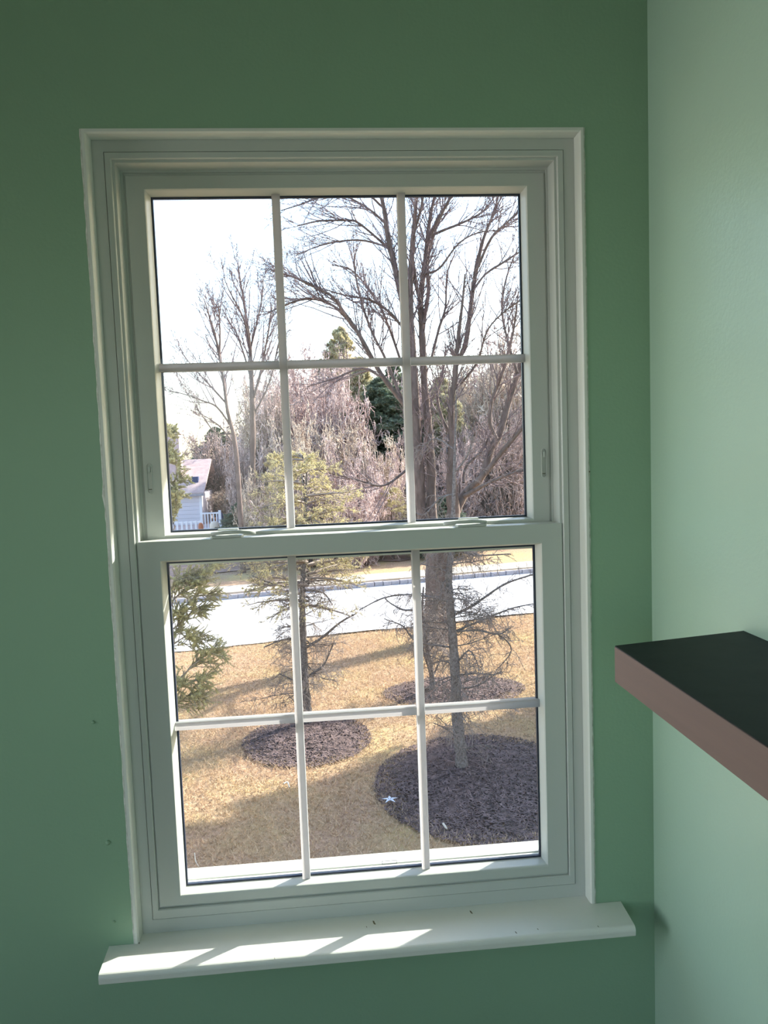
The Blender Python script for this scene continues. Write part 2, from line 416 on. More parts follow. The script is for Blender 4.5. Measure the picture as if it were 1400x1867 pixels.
NEEDLEP = foliage_mat('pale_pine_needles', (.66, .60, .38), (.48, .43, .27), 1.5, .35)


def wavy(x, s=1.0): return .12*math.sin(x*1.3+s)+.05*math.sin(x*3.7+2*s)+.03*math.sin(x*8.1+s)

# ground grid
def rd(x): return 16.05+.215*(x+5.2)*1.0+.0      # near edge of the road
def kb(x): return 22.55+.19*(x+3.2)             # kerb line
nx, ny = 120, 60
X = np.linspace(-70, 90, nx); Y = np.concatenate([np.linspace(.2, 30, 40), np.linspace(31, 140, 20)])
G = np.array([(x, y, GZ+.02*math.sin(x*.7)*math.cos(y*.6)-.02) for y in Y for x in X])
Q = [(j*nx+i, j*nx+i+1, (j+1)*nx+i+1, (j+1)*nx+i) for j in range(len(Y)-1) for i in range(nx-1)]
obj('lawn', fast('lawn', G, Q, True), LAWN, kind='structure')
# leaf-littered wood floor
xs = np.linspace(-60, 80, 140)
V = []; Q = []
for i, x in enumerate(xs):
    ye = kb(x)+6.0+6*wavy(x*.6, 2); V += [(x, ye, GZ+.012), (x, 130, GZ+.03)]
    if i: Q.append((2*i-2, 2*i, 2*i+1, 2*i-1))
obj('wood_floor', fast('wood_floor', V, Q), LITTER, kind='structure')
# road
V = []; Q = []
for i, x in enumerate(np.linspace(-50, 70, 400)):
    V += [(x, rd(x)+wavy(x)*.6, GZ+.02), (x, (rd(x)+kb(x))/2, GZ+.05), (x, kb(x)+.05, GZ+.02)]
    if i: a = 3*i; Q += [(a-3, a, a+1, a-2), (a-2, a+1, a+2, a-1)]
obj('road', fast('road', V, Q, True), ASPH, kind='structure')
ang = math.atan(.19); ca, sa = math.cos(ang), math.sin(ang)
# kerb: one stone after the other
kerb = empty('kerb', (0, kb(0), GZ), kind='structure')
kr = random.Random(4); x = -14.0
stone_me = [MB().box(-.5, .5, -.075, .075, 0, 1).mesh('stone', .02) for _ in range(1)]
stone_me[0].materials.append(KERB)
while x < 22:
    L_ = .26+.06*kr.random()
    o = bpy.data.objects.new('stone', stone_me[0]); link(o); o.parent = kerb
    o.location = (x, kb(x)-kb(0)+.02*kr.uniform(-1, 1), -.02); o.rotation_euler = (0, kr.uniform(-.02, .02), ang); o.scale = (L_-.012, 1, .17+.015*kr.random())
    x += L_*ca
walk = empty('sidewalk', (0, kb(0)+1.7, GZ), kind='structure')
sl_me = MB().box(-.5, .5, -.62, .62, 0, .06).mesh('slab', .008); sl_me.materials.append(WALK)
x = -14.0
while x < 24:
    o = bpy.data.objects.new('slab', sl_me); link(o); o.parent = walk
    o.location = (x, kb(x)-kb(0)+.0, -.02+.004*kr.uniform(-1, 1)); o.rotation_euler = (0, 0, ang); o.scale = (1.48, 1, 1)
    x += 1.5*ca


# grass blades as stuff
def blades(n, x0, x1, y0, y1, h0, h1, wd):
    P = np.stack([rng.uniform(x0, x1, n), rng.uniform(y0, y1, n)**1.0, np.full(n, GZ-.012)], 1)
    keep = (P[:, 1] < (16.05+.215*(P[:, 0]+5.2)-.05)); P = P[keep]; n = len(P)
    a = rng.uniform(0, 2*math.pi, n); h = rng.uniform(h0, h1, n); ln = rng.normal(0, .8, (n, 2))*h[:, None]
    wv = np.stack([np.cos(a), np.sin(a), np.zeros(n)], 1)*wd
    tip = P+np.stack([ln[:, 0], ln[:, 1], h], 1)
    V = np.stack([P-wv, P+wv, tip], 1).reshape(-1, 3)
    return V, np.arange(3*n).reshape(-1, 3)
V, Q = blades(170000, -3.5, 7, 5.5, 19, .02, .065, .008)
obj('grass', fast('grass', V, Q), BLADE, label='dry tan winter grass covering the lawn below the window', cat='grass', kind='stuff')


# mulch beds
def bed(cx, cy, rx, ry, h, seed, label, nchips):
    rr = np.random.default_rng(seed); ph = rr.uniform(0, 6, 4)
    na, nr = 64, 10; V = [(cx, cy, GZ+h)]; Q3 = []
    def edge(a): return 1+.07*math.sin(3*a+ph[0])+.06*math.sin(5*a+ph[1])+.04*math.sin(11*a+ph[2])+.025*math.sin(23*a+ph[3])
    for r in range(1, nr+1):
        for i in range(na):
            a = 2*math.pi*i/na; t = r/nr*edge(a)
            V.append((cx+rx*t*math.cos(a), cy+ry*t*math.sin(a), GZ-.01+(h+.01)*(1-(r/nr)**2)+rr.normal(0, .012)*(r < nr)))
    f = [(0, 1+i, 1+(i+1) % na) for i in range(na)]
    for r in range(nr-1):
        for i in range(na): a = 1+r*na+i; b = 1+r*na+(i+1) % na; f.append((a, a+na, b+na, b))
    me = bpy.data.meshes.new('mulch_bed'); me.from_pydata(V, [], f); me.update()
    for p in me.polygons: p.use_smooth = True
    o = obj('mulch_bed', me, MULCH, label=label, cat='mulch bed', kind='structure')
    n = nchips; a = rr.uniform(0, 2*math.pi, n); t = np.sqrt(rr.uniform(0, 1.3, n))
    P = np.stack([cx+rx*t*np.cos(a), cy+ry*t*np.sin(a), GZ+h*(1-np.minimum(t, 1)**2)+.008], 1)
    d = rr.normal(0, 1, (n, 3)); d[:, 2] *= .35; d /= np.linalg.norm(d, axis=1)[:, None]; L_ = rr.uniform(.015, .05, n)[:, None]
    s = np.cross(d, (0, 0, 1.)); s /= np.linalg.norm(s, axis=1)[:, None]; s *= rr.uniform(.004, .01, n)[:, None]
    up = np.array([0, 0, .008])
    V = np.stack([P-d*L_-s, P-d*L_+s, P+d*L_+s, P+d*L_-s, P+up], 1).reshape(-1, 3)
    base = np.arange(n)[:, None]*5
    Q = np.concatenate([base+np.array([0, 1, 4]), base+np.array([1, 2, 4]), base+np.array([2, 3, 4]), base+np.array([3, 0, 4])])
    obj('chips', fast('chips', V, Q), CHIPS, o, kind='stuff')
bed(.06, 10.55, .88, .95, .10, 1, 'round mound of mulch around the thin yellowish spruce on the lawn', 6000)
bed(2.46, 8.55, 1.3, 1.5, .12, 2, 'large dark mulch bed around the lichen-spotted bare spruce nearest the house', 12000)
bed(2.75, 12.5, 1.15, .75, .10, 3, 'mulch bed around the small forked tree before the big trunk', 5000)


# ------------------------------------------------------------ tree kit
def nrm(a): return a/np.maximum(np.linalg.norm(a, axis=-1, keepdims=True), 1e-9)

def tubes(PL, R, n=3):
    """PL (N,m,3) polylines, R (N,m) radii"""
    N, m, _ = PL.shape
    T_ = np.empty_like(PL); T_[:, 1:-1] = PL[:, 2:]-PL[:, :-2]; T_[:, 0] = PL[:, 1]-PL[:, 0]; T_[:, -1] = PL[:, -1]-PL[:, -2]
    T_ = nrm(T_); mean = nrm(PL[:, -1]-PL[:, 0]); ref = np.where(np.abs(mean[:, 2:3]) > .7, np.array([[1., 0, 0]]), np.array([[0, 0, 1.]]))
    U = nrm(np.cross(T_, ref[:, None, :])); Vv = np.cross(T_, U)
    a = np.arange(n)*2*math.pi/n
    ring = U[:, :, None, :]*np.cos(a)[None, None, :, None]+Vv[:, :, None, :]*np.sin(a)[None, None, :, None]
    V = PL[:, :, None, :]+ring*R[:, :, None, None]
    idx = np.arange(N*m*n).reshape(N, m, n)
    q = np.stack([idx[:, :-1], np.roll(idx, -1, 2)[:, :-1], np.roll(idx, -1, 2)[:, 1:], idx[:, 1:]], -1).reshape(-1, 4)
    return V.reshape(-1, 3), q

def merge(parts):
    V = []; Q = []; o = 0
    for v, q in parts: V.append(v); Q.append(q+o); o += len(v)
    return np.concatenate(V), np.concatenate(Q)

def walkp(P, D, L, m, wander, lift, rg):
    """random walk polylines: start P, dir D, length L"""
    N = len(P); out = np.empty((N, m+1, 3)); out[:, 0] = P; D = nrm(D); st = (L/m)[:, None]
    for i in range(m):
        D = nrm(D+rg.normal(0, wander, (N, 3))+np.array([0, 0, lift]))
        out[:, i+1] = out[:, i]+D*st
    return out

def children(PL, R, L, k, ang, ratio, rg, tmin=.15, rr=.55):
    """k children per polyline"""
    N, m, _ = PL.shape; t = rg.uniform(tmin, .97, (N, k))*(m-1)
    i = np.minimum(t.astype(int), m-2); fr_ = t-i
    ar = np.arange(N)[:, None]
    A = PL[ar, i]; B = PL[ar, i+1]; P = A+(B-A)*fr_[..., None]; D = nrm(B-A)
    r = (R[ar, i]*(1-fr_)+R[ar, i+1]*fr_)*rr
    q = rg.normal(0, 1, D.shape); q = nrm(q-(q*D).sum(-1, keepdims=True)*D)
    an = rg.uniform(ang[0], ang[1], (N, k, 1))
    D2 = D*np.cos(an)+q*np.sin(an)
    Lc = L[:, None]*ratio*rg.uniform(.6, 1.15, (N, k))*(1.15-.6*t/(m-1))
    return P.reshape(-1, 3), D2.reshape(-1, 3), Lc.ravel(), r.ravel()

def taper(r, m, end=.35): return r[:, None]*np.linspace(1, end, m)[None, :]

def smooth(pts, wd, per=5):
    """Catmull-Rom through points"""
    P = np.array(pts, float); Wd = np.array(wd, float)
    if len(P) < 3: t = np.linspace(0, 1, per+1)[:, None]; return P[0]+(P[-1]-P[0])*t, np.interp(t[:, 0], [0, 1], [Wd[0], Wd[-1]])
    E = np.vstack([2*P[0]-P[1], P, 2*P[-1]-P[-2]]); o = []; ow = []
    for i in range(len(P)-1):
        a, b, c, d = E[i:i+4]
        for t in np.arange(per)/per:
            o.append(.5*(2*b+(c-a)*t+(2*a-5*b+4*c-d)*t*t+(3*b-a-3*c+d)*t**3)); ow.append(Wd[i]+(Wd[i+1]-Wd[i])*t)
    o.append(P[-1]); ow.append(Wd[-1]); return np.array(o), np.array(ow)

def limb(px, Y, drift=0., y_start=0.):
    """px: (x, y, width) in photo pixels, set at distance Y and drifting away / nearer"""
    pts = []; wd = []
    last = None; arc = 0
    for q in px:
        yy = Y+y_start+drift*arc
        p = at(q[0], q[1], yy)
        if last is not None: arc += np.linalg.norm(p-last)
        yy = Y+y_start+drift*arc; p = at(q[0], q[1], yy); last = p
        pts.append(p)
    ws = [q[2] if len(q) > 2 else None for q in px]
    known = [i for i, v in enumerate(ws) if v is not None]
    ws = np.interp(range(len(ws)), known, [ws[i] for i in known])
    return np.array(pts), ws*(Y-CAM[1])/F/2

def limb_obj(name, pts, rad, m, parent, n=10, per=5, rough=.05, seed=0):
    P, R = smooth(pts, rad, per); rr = np.random.default_rng(seed)
    R = R*(1+rr.normal(0, rough, len(R)))
    V, Q = tubes(P[None], R[None], n)
    V += rr.normal(0, .02, V.shape)*np.repeat(R, n)[:, None]*.8
    return obj(name, fast(name, V, Q, True), m, parent), P, R

def twigset(seeds, rg, spec, n=3):
    """seeds: list of (P,R) limbs; spec: levels of (k per metre or per branch, len, angle, wander, lift)"""
    out = []
    lv = spec[0]
    Ps = []; Ds = []; Ls = []; Rs = []
    for P, R, Ltot in seeds:
        seg = np.linalg.norm(np.diff(P, axis=0), axis=1); tot = seg.sum(); k = max(2, int(tot*lv['k']))
        t = rg.uniform(lv.get('tmin', .2), 1, k)*(len(P)-1); i = np.minimum(t.astype(int), len(P)-2); f = (t-i)[:, None]
        p = P[i]*(1-f)+P[i+1]*f; d = nrm(P[i+1]-P[i])
        q = rg.normal(0, 1, d.shape); q = nrm(q-(q*d).sum(-1, keepdims=True)*d); an = rg.uniform(*lv['ang'], (k, 1))
        Ps.append(p); Ds.append(d*np.cos(an)+q*np.sin(an)); Ls.append(lv['len']*rg.uniform(.4, 1.1, k)*(1.2-.7*t/(len(P)-1)))
        Rs.append(np.minimum(lv['r'], (R[i])*.6))
    P = np.concatenate(Ps); D = np.concatenate(Ds); L = np.concatenate(Ls); R = np.concatenate(Rs)
    rmin = spec[-1].get('rmin', .003)
    for j, lv in enumerate(spec):
        m = lv.get('m', 5)
        PL = walkp(P, D, L, m, lv['wander'], lv['lift'], rg); RR = np.maximum(taper(R, m+1), rmin)
        out.append(tubes(PL, RR, n))
        if j+1 < len(spec):
            nx_ = spec[j+1]; P, D, L, R = children(PL, RR, L, nx_['k'], nx_['ang'], nx_['ratio'], rg)
    return merge(out)


# ------------------------------------------------------------ big maple by the road
big = gpt(797, 1168)
BYM = big[1]
mp = empty('maple_tree', tuple(big), label='big bare many-limbed tree with thick dark trunk at the roadside', cat='tree')
trunk = [(800, 1178, 76), (799, 1160, 60), (799, 1120, 52), (800, 1060, 50), (801, 1010, 50), (803, 975, 50), (806, 955, 42)]
LB = []
def ml(name, px, drift, ys=0, mt=None, tree=None, Y=None, n=8):
    P, R = limb(px, Y or BYM, drift, ys); o, SP, SR = limb_obj(name, P, R, mt or BARK, tree or mp, n=n, seed=len(LB)+3)
    LB.append((SP, SR, 0)); return o
o, SP, SR = limb_obj('trunk', *limb(trunk, BYM), BARK, mp, n=18, seed=1)
for args in [
    ([(793, 985, 24), (770, 940, 20), (763, 850, 19), (758, 750, 17), (753, 660, 14), (748, 560, 11), (750, 470, 9), (757, 390, 7), (762, 330, 5)], -.05),
    ([(800, 985, 24), (788, 940, 18), (785, 850, 17), (779, 760, 15), (773, 690, 13), (769, 600, 12), (767, 540, 11), (775, 480, 9), (780, 430, 8), (786, 385, 6), (800, 330, 4)], .02),
    ([(808, 985, 30), (826, 940, 26), (824, 905, 22), (822, 860, 17), (825, 800, 14), (822, 740, 11), (829, 690, 10), (832, 650, 9), (836, 610, 7), (842, 560, 5), (848, 500, 3)], -.1),
    ([(832, 660, 6), (848, 630, 9), (858, 560, 8), (867, 497, 8), (880, 440, 6), (895, 400, 5), (905, 370, 4), (915, 330, 3)], .1),
    ([(867, 497, 5), (895, 435, 5), (925, 405, 4), (950, 380, 3), (975, 350, 2)], -.3),
    ([(862, 530, 5), (885, 500, 4), (915, 480, 4), (955, 455, 3), (985, 440, 2)], .4),
    ([(830, 935, 18), (848, 900, 15), (878, 870, 14), (895, 820, 13), (911, 790, 14), (925, 740, 12), (941, 690, 11), (955, 640, 10), (968, 590, 8), (980, 520, 6), (990, 440, 4)], .2),
    ([(905, 800, 8), (893, 770, 7), (897, 730, 6), (910, 695, 6), (925, 650, 5), (938, 590, 4), (945, 530, 2)], -.2),
    ([(850, 897, 11), (885, 862, 10), (910, 830, 9), (935, 800, 8), (958, 772, 7), (985, 738, 6), (1010, 700, 4)], -.4),
    ([(846, 905, 9), (880, 886, 7), (915, 870, 5), (958, 855, 4), (990, 850, 3)], -.7),
    ([(826, 800, 6), (805, 760, 6), (797, 720, 5), (805, 690, 5), (812, 640, 3)], .5),
    ([(845, 880, 5), (850, 850, 5), (880, 820, 4), (900, 780, 3), (930, 760, 2)], .6),
    ([(760, 800, 9), (740, 745, 8), (700, 690, 8), (676, 650, 8), (651, 604, 7), (627, 570, 6), (607, 542, 5), (583, 528, 4.5), (542, 508, 4), (512, 498, 3), (488, 490, 2)], -.25),
    ([(735, 735, 6), (703, 655, 5), (682, 614, 5), (665, 570, 4), (651, 518, 3.5), (646, 477, 3), (650, 455, 2)], .2),
    ([(752, 720, 6), (727, 648, 5), (713, 607, 5), (693, 560, 4), (665, 518, 3.5), (638, 491, 3), (605, 483, 2)], .3),
    ([(750, 610, 6), (732, 594, 5), (706, 566, 5), (672, 546, 4), (631, 539, 3), (590, 527, 2)], -.3),
    ([(748, 590, 11), (735, 555, 10), (727, 520, 11), (716, 470, 10), (706, 425, 9), (701, 385, 8), (692, 350, 6), (680, 320, 4)], -.15),
    ([(708, 453, 5), (686, 433, 4.5), (651, 405, 4), (631, 402, 3.5), (583, 403, 3), (542, 412, 2)], -.2),
    ([(704, 408, 5), (672, 381, 4), (634, 359, 3), (600, 345, 2)], .2),
    ([(706, 450, 4), (665, 439, 3.5), (627, 439, 3), (583, 448, 2.5), (540, 465, 2)], .35),
    ([(700, 380, 4), (660, 350, 4), (590, 358, 3), (550, 372, 2.5), (512, 384, 1.5)], -.35),
    ([(651, 604, 4), (610, 560, 4), (570, 545, 4), (530, 552, 3), (490, 570, 2)], -.5),
    ([(627, 570, 4), (590, 548, 3), (550, 545, 3), (515, 560, 2)], .2),
    ([(700, 690, 5), (660, 672, 4), (610, 690, 3), (560, 705, 2)], .5),
    ([(750, 850, 5), (700, 885, 4), (650, 875, 4), (600, 862, 2)], -.3),
    ([(768, 560, 6), (755, 500, 8), (752, 440, 6), (765, 390, 4), (775, 340, 3)], -.3),
    ([(772, 590, 7), (781, 530, 7), (779, 480, 7), (790, 430, 6), (808, 385, 5), (826, 350, 4)], .25),
    ([(783, 431, 6), (808, 420, 4.5), (843, 406, 4), (877, 388, 3.5), (900, 362, 2)], .3),
    ([(780, 440, 5), (797, 403, 5), (814, 374, 4), (828, 350, 3), (845, 320, 2)], -.35),
    ([(770, 500, 5), (800, 490, 4), (835, 445, 3), (870, 425, 2.5), (905, 420, 1.5)], -.5),
    ([(785, 660, 5), (800, 600, 5), (812, 560, 4), (815, 500, 3), (830, 460, 2)], .4),
    ([(840, 700, 5), (870, 660, 4), (890, 600, 3), (930, 560, 3), (965, 540, 2)], -.4),
    ([(943, 680, 6), (925, 620, 5), (915, 560, 4), (925, 500, 3), (945, 450, 2)], .3),
]:
    ml('limb', *args)
rg = np.random.default_rng(11)
V, Q = twigset(LB, rg, [dict(k=8, len=1.5, ang=(.3, .8), wander=.11, lift=.08, r=.016, m=5),
                        dict(k=5, ratio=.5, ang=(.4, .9), wander=.16, lift=.05, m=4),
                        dict(k=3, ratio=.5, ang=(.4, 1.0), wander=.2, lift=.04, m=3, rmin=.0036)])
obj('twigs', fast('twigs', V, Q), TWIG, mp, kind='stuff')

# ------------------------------------------------------------ two bare trees left, beyond the road
def far_tree(trunkpx, limbs, Y, label, seed, group=None, twk=2.6, tl=2.2):
    global LB
    LB = []
    P, R = limb(trunkpx, Y)
    base = np.array([P[0][0], P[0][1], GZ])
    t = empty('bare_tree', tuple(base), label=label, cat='tree')
    P = np.vstack([base, P]); R = np.concatenate([[R[0]*1.25], R])
    o, SP, SR = limb_obj('trunk', P, R, BARK, t, n=8, seed=seed); LB.append((SP[len(SP)//3:], SR[len(SP)//3:], 0))
    for i, l in enumerate(limbs): ml('limb', l, [-.3, .3, -.15, .4, .1][i % 5], 0, BARK, t, Y, 6)
    V, Q = twigset(LB, np.random.default_rng(seed), [dict(k=twk*1.5, len=tl, ang=(.25, .7), wander=.08, lift=.12, r=.03, m=5),
        dict(k=5, ratio=.5, ang=(.3, .7), wander=.12, lift=.1, m=4), dict(k=3, ratio=.5, ang=(.3, .8), wander=.15, lift=.06, m=2, rmin=.0075)])
    obj('twigs', fast('twigs', V, Q), TWIG, t, kind='stuff')
    return t
far_tree([(462, 965, 13), (460, 880, 11), (461, 800, 10), (460, 740, 9), (458, 680, 8), (456, 640, 6), (452, 600, 5), (444, 550, 3.5), (438, 510, 2.5), (434, 480, 1.5)],
         [[(457, 640, 5), (447, 590, 4), (434, 560, 3), (418, 530, 2), (408, 505, 1.5)], [(460, 700, 5), (449, 660, 4), (432, 610, 3), (420, 590, 2.5), (405, 563, 1.5)],
          [(462, 725, 5), (475, 680, 5), (481, 650, 4), (490, 600, 3), (496, 560, 2)], [(458, 630, 4), (470, 580, 3), (478, 540, 2.5), (480, 505, 1.5)],
          [(461, 760, 4), (490, 700, 3), (505, 640, 3), (515, 590, 1.5)]], 31, 'tall slim bare tree seen left of the left upper muntin, beyond the road', 21)
far_tree([(436, 900, 9), (432, 840, 8), (425, 790, 7.5), (415, 750, 6), (408, 700, 5), (400, 650, 4.5), (392, 610, 3.5), (381, 575, 2.5), (372, 545, 1.5)],
         [[(400, 645, 4), (401, 610, 3), (400, 580, 2.5), (398, 553, 1.5)], [(412, 735, 4), (385, 705, 3.5), (357, 675, 2.5), (330, 642, 1.5)],
          [(420, 775, 4), (395, 742, 3.5), (370, 731, 3), (340, 720, 2), (308, 712, 1.5)], [(430, 815, 3), (405, 782, 3), (384, 765, 2), (360, 752, 1.5)],
          [(424, 790, 3), (395, 790, 2.5), (370, 760, 2), (355, 735, 1)]], 28, 'slender bare tree leaning left, left of the tall slim bare one', 22)


# ------------------------------------------------------------ woodland shrubs (prototypes, then copies)
def shrub_mesh(name, seed, n=900, h=6.0, wdt=2.4):
    rg = np.random.default_rng(seed); k = 34
    a = rg.uniform(0, 2*math.pi, k); rad = rg.uniform(0, .9, k)
    P = np.stack([rad*np.cos(a), rad*np.sin(a), np.zeros(k)], 1)
    D = np.stack([np.cos(a)*.35, np.sin(a)*.35, np.ones(k)], 1); L = rg.uniform(.45, 1.0, k)*h; R = np.full(k, .05)
    out = []
    spec = [(6, .14, .02, None, None, None), (5, .4, .06, 7, (.5, 1.4), .42), (4, .55, .03, 5, (.6, 1.6), .6), (3, .6, 0., 3, (.5, 1.5), .65)]
    for j, (m, wn_, lf, kk, an, ra) in enumerate(spec):
        if j: P, D, L, R = children(PL, RR, L, kk, an, ra, rg, tmin=.08, rr=.6)
        PL = walkp(P, D, L, m, wn_, lf, rg)
        PL[..., 2] = np.abs(PL[..., 2])
        RR = np.maximum(taper(R, m+1, .6), .021); out.append(tubes(PL, RR, 3))
    V, Q = merge(out); return fast(name, V, Q)
protos = [shrub_mesh('brush_twigs', 31+i) for i in range(4)]
stem_me = []
for i in range(2):
    rg = np.random.default_rng(70+i); k = 7; a = rg.uniform(0, 6.28, k)
    P = np.stack([.3*np.cos(a), .3*np.sin(a), np.zeros(k)], 1); D = np.stack([np.cos(a)*.25, np.sin(a)*.25, np.ones(k)], 1)
    PL = walkp(P, D, rg.uniform(3, 5, k), 7, .1, .03, rg); V, Q = tubes(PL, taper(np.full(k, .08), 8, .4), 6); stem_me.append(fast('stems', V, Q, True)); stem_me[-1].materials.append(BARK)
for me in protos: me.materials.append(BRUSH1)
nsh = 0
def shrub(px, top, Y, wpx, m, label, group=None, dens=1):
    global nsh
    z1 = at(px, top, Y)[2]; x = at(px, top, Y)[0]; h = z1-GZ; wd = wpx*(Y-CAM[1])/F/2
    t = empty('thicket_shrub', (x, Y, GZ), label=label, cat='shrub', group=group)
    t.scale = (wd/3.2, wd/3.2, h/5.9); t.rotation_euler = (0, 0, nsh*1.7)
    for k_ in range(dens):
        o = bpy.data.objects.new('brush_twigs', protos[(nsh+k_) % 4]); link(o); o.parent = t; o['kind'] = 'stuff'
        o.rotation_euler = (0, 0, k_*1.1+.3)
        o.material_slots[0].link = 'OBJECT'; o.material_slots[0].material = m
    s_ = bpy.data.objects.new('stems', stem_me[nsh % 2]); link(s_); s_.parent = t
    nsh += 1
    return t
def where(px, Y):
    a = 'at the left end' if px < 480 else 'in the middle' if px < 720 else 'at the right'
    b = 'along the front edge' if Y < 36 else 'deeper in' if Y < 53 else 'at the very back'
    return 'bare pinkish brown thicket shrub %s of the wood, %s' % (a, b), 'bare shrubs %s of the wood, %s' % (a, b)
rows = [
    (520, 900, 28.5, 90), (585, 910, 28.8, 100), (660, 900, 28.6, 90), (720, 890, 29, 90), (860, 900, 28.4, 100), (930, 890, 29, 110), (480, 900, 29, 80), (990, 880, 28.8, 100),
    (610, 800, 30, 100), (550, 760, 34, 110), (690, 800, 31, 100), (520, 780, 35, 90), (900, 780, 31, 110), (940, 740, 34, 110), (850, 760, 36, 100), (620, 740, 35, 110), (490, 720, 48, 110), (760, 700, 60, 120), (800, 720, 56, 120),
    # px, top, Y, width
    (350, 850, 60, 110), (300, 870, 60, 110), (400, 800, 57, 110), (400, 770, 55, 120), (435, 790, 36, 60), (470, 680, 38, 110), (495, 690, 44, 120), (505, 660, 37, 110), (462, 850, 30, 80),
    (540, 640, 40, 120), (575, 630, 48, 130), (560, 740, 32, 120), (590, 850, 29, 120), (610, 665, 36, 130), (645, 760, 33, 110), (640, 625, 50, 130), (680, 850, 30, 110), (700, 800, 32, 100), (700, 670, 46, 130),
    (730, 690, 52, 110), (745, 850, 29, 100), (760, 760, 35, 110), (790, 680, 46, 120), (830, 660, 50, 120), (800, 850, 29, 120), (840, 800, 33, 110), (870, 650, 42, 120), (880, 830, 29, 120), (900, 600, 48, 130),
    (935, 620, 40, 130), (920, 740, 33, 120), (960, 830, 29, 110), (960, 585, 46, 130), (985, 720, 36, 120), (1010, 640, 42, 140), (1030, 800, 31, 140), (530, 840, 29, 110), (640, 860, 28, 110),
    (260, 840, 55, 120), (220, 880, 56, 120), (1080, 700, 38, 140), (440, 880, 52, 120), (480, 760, 60, 130), (600, 720, 62, 140), (700, 700, 64, 140), (860, 680, 64, 140), (780, 700, 64, 130), (950, 680, 64, 140), (545, 690, 64, 140)]
for i, (px, tp, Y, wpx) in enumerate(rows):
    if px > 700 and Y < 32: Y += 5
    shrub(px, tp, Y, wpx, (BRUSHD if Y > 61 or i % 9 == 4 else BRUSH1 if i % 3 else BRUSH2), *where(px, Y), 2 if Y > 35 else 1)


# ------------------------------------------------------------ conifers
def needles_on(PL, rg, per, ln, wd, spread=.9):
    """needle triangles around polylines (N,m,3)"""
    N, m, _ = PL.shape
    t = rg.uniform(0, m-1.001, (N, per)); i = t.astype(int); f = (t-i)[..., None]; ar = np.arange(N)[:, None]
    A = PL[ar, i]; B = PL[ar, i+1]; P = (A+(B-A)*f).reshape(-1, 3); D = nrm(B-A).reshape(-1, 3)
    q = rg.normal(0, 1, D.shape); q = nrm(q-(q*D).sum(-1, keepdims=True)*D)
    d = nrm(D*.6+q*spread); s = nrm(np.cross(d, D))*wd; L_ = rg.uniform(.7, 1.1, (len(P), 1))*ln
    V = np.stack([P-s, P+s, P+d*L_], 1).reshape(-1, 3)
    return V, np.arange(len(V)).reshape(-1, 3)

def conifer(h, rbase, seed, nb=90, zmin=.05, droop=-.05, tw=9, per=7, nl=.05, nw=.006, sparse=1.0, shape=1.0, sh_r=.006):
    """returns (branch mesh arrays, needle arrays)"""
    rg = np.random.default_rng(seed)
    z = h*(zmin+(1-zmin)*rg.uniform(0, 1, nb)**1.15); a = rg.uniform(0, 2*math.pi, nb)
    L = rbase*(1-z/h)**shape*rg.uniform(.75, 1.1, nb)+.12
    P = np.stack([np.zeros(nb), np.zeros(nb), z], 1); D = np.stack([np.cos(a), np.sin(a), .25*np.ones(nb)], 1)
    PL = walkp(P, D, L, 6, .05, droop, rg); R = taper(.012+.012*L, 7, .25)
    out = [tubes(PL, R, 4)]
    P, D, L2, R2 = children(PL, R, L, tw, (.5, 1.1), .38, rg, tmin=.1, rr=.5)
    D[:, 2] *= .4
    P2 = walkp(P, D, L2+.05, 4, .08, -.03, rg); R2_ = np.maximum(taper(R2, 5, .4), .003); out.append(tubes(P2, R2_, 3))
    P, D, L3, R3 = children(P2, R2_, L2, 5, (.5, 1.0), .5, rg, tmin=.1, rr=.5)
    P3 = walkp(P, D, L3+.04, 2, .06, 0, rg); R3_ = np.maximum(taper(R3, 3, .5), sh_r); out.append(tubes(P3, R3_, 3))
    nd = [needles_on(P2, rg, per*2, nl, nw), needles_on(P3, rg, per, nl, nw)]
    return merge(out), merge(nd)

def conifer_obj(name, loc, arrs, nm, label, h, tr_, scale=(1, 1, 1), rot=0, trunk_me=None, meshes=None, group=None):
    t = empty(name, loc, label=label, cat='tree', group=group); t.scale = scale; t.rotation_euler = (0, 0, rot)
    if meshes is None:
        (bv, bq), (nv, nq) = arrs
        zz = np.linspace(0, h, 10); P = np.stack([np.zeros(10), np.zeros(10), zz], 1)
        V, Q = tubes(P[None], np.linspace(tr_, .01, 10)[None], 8)
        meshes = [fast('trunk', V, Q, True), fast('boughs', bv, bq), fast('needles', nv, nq)]
        meshes[0].materials.append(BARK); meshes[1].materials.append(TWIGA); meshes[2].materials.append(nm)
    for me, nme in zip(meshes, ('trunk', 'boughs', 'needles')):
        o = bpy.data.objects.new(nme, me); link(o); o.parent = t
        if nme != 'trunk': o['kind'] = 'stuff'
        if nme == 'needles': o.material_slots[0].link = 'OBJECT'; o.material_slots[0].material = nm
    return t, meshes

# near green spruce at the left edge of the view
arr = conifer(8.2, 1.3, 5, nb=230, tw=12, per=12, nl=.026, nw=.003, sh_r=.0045, droop=-.03)
spx, spy = -3.05, 7.0
t, spm = conifer_obj('spruce_tree', (spx, spy, GZ), arr, NEEDLE, 'full green spruce whose branch tips show at the left edge of the glass', 8.2, .11)
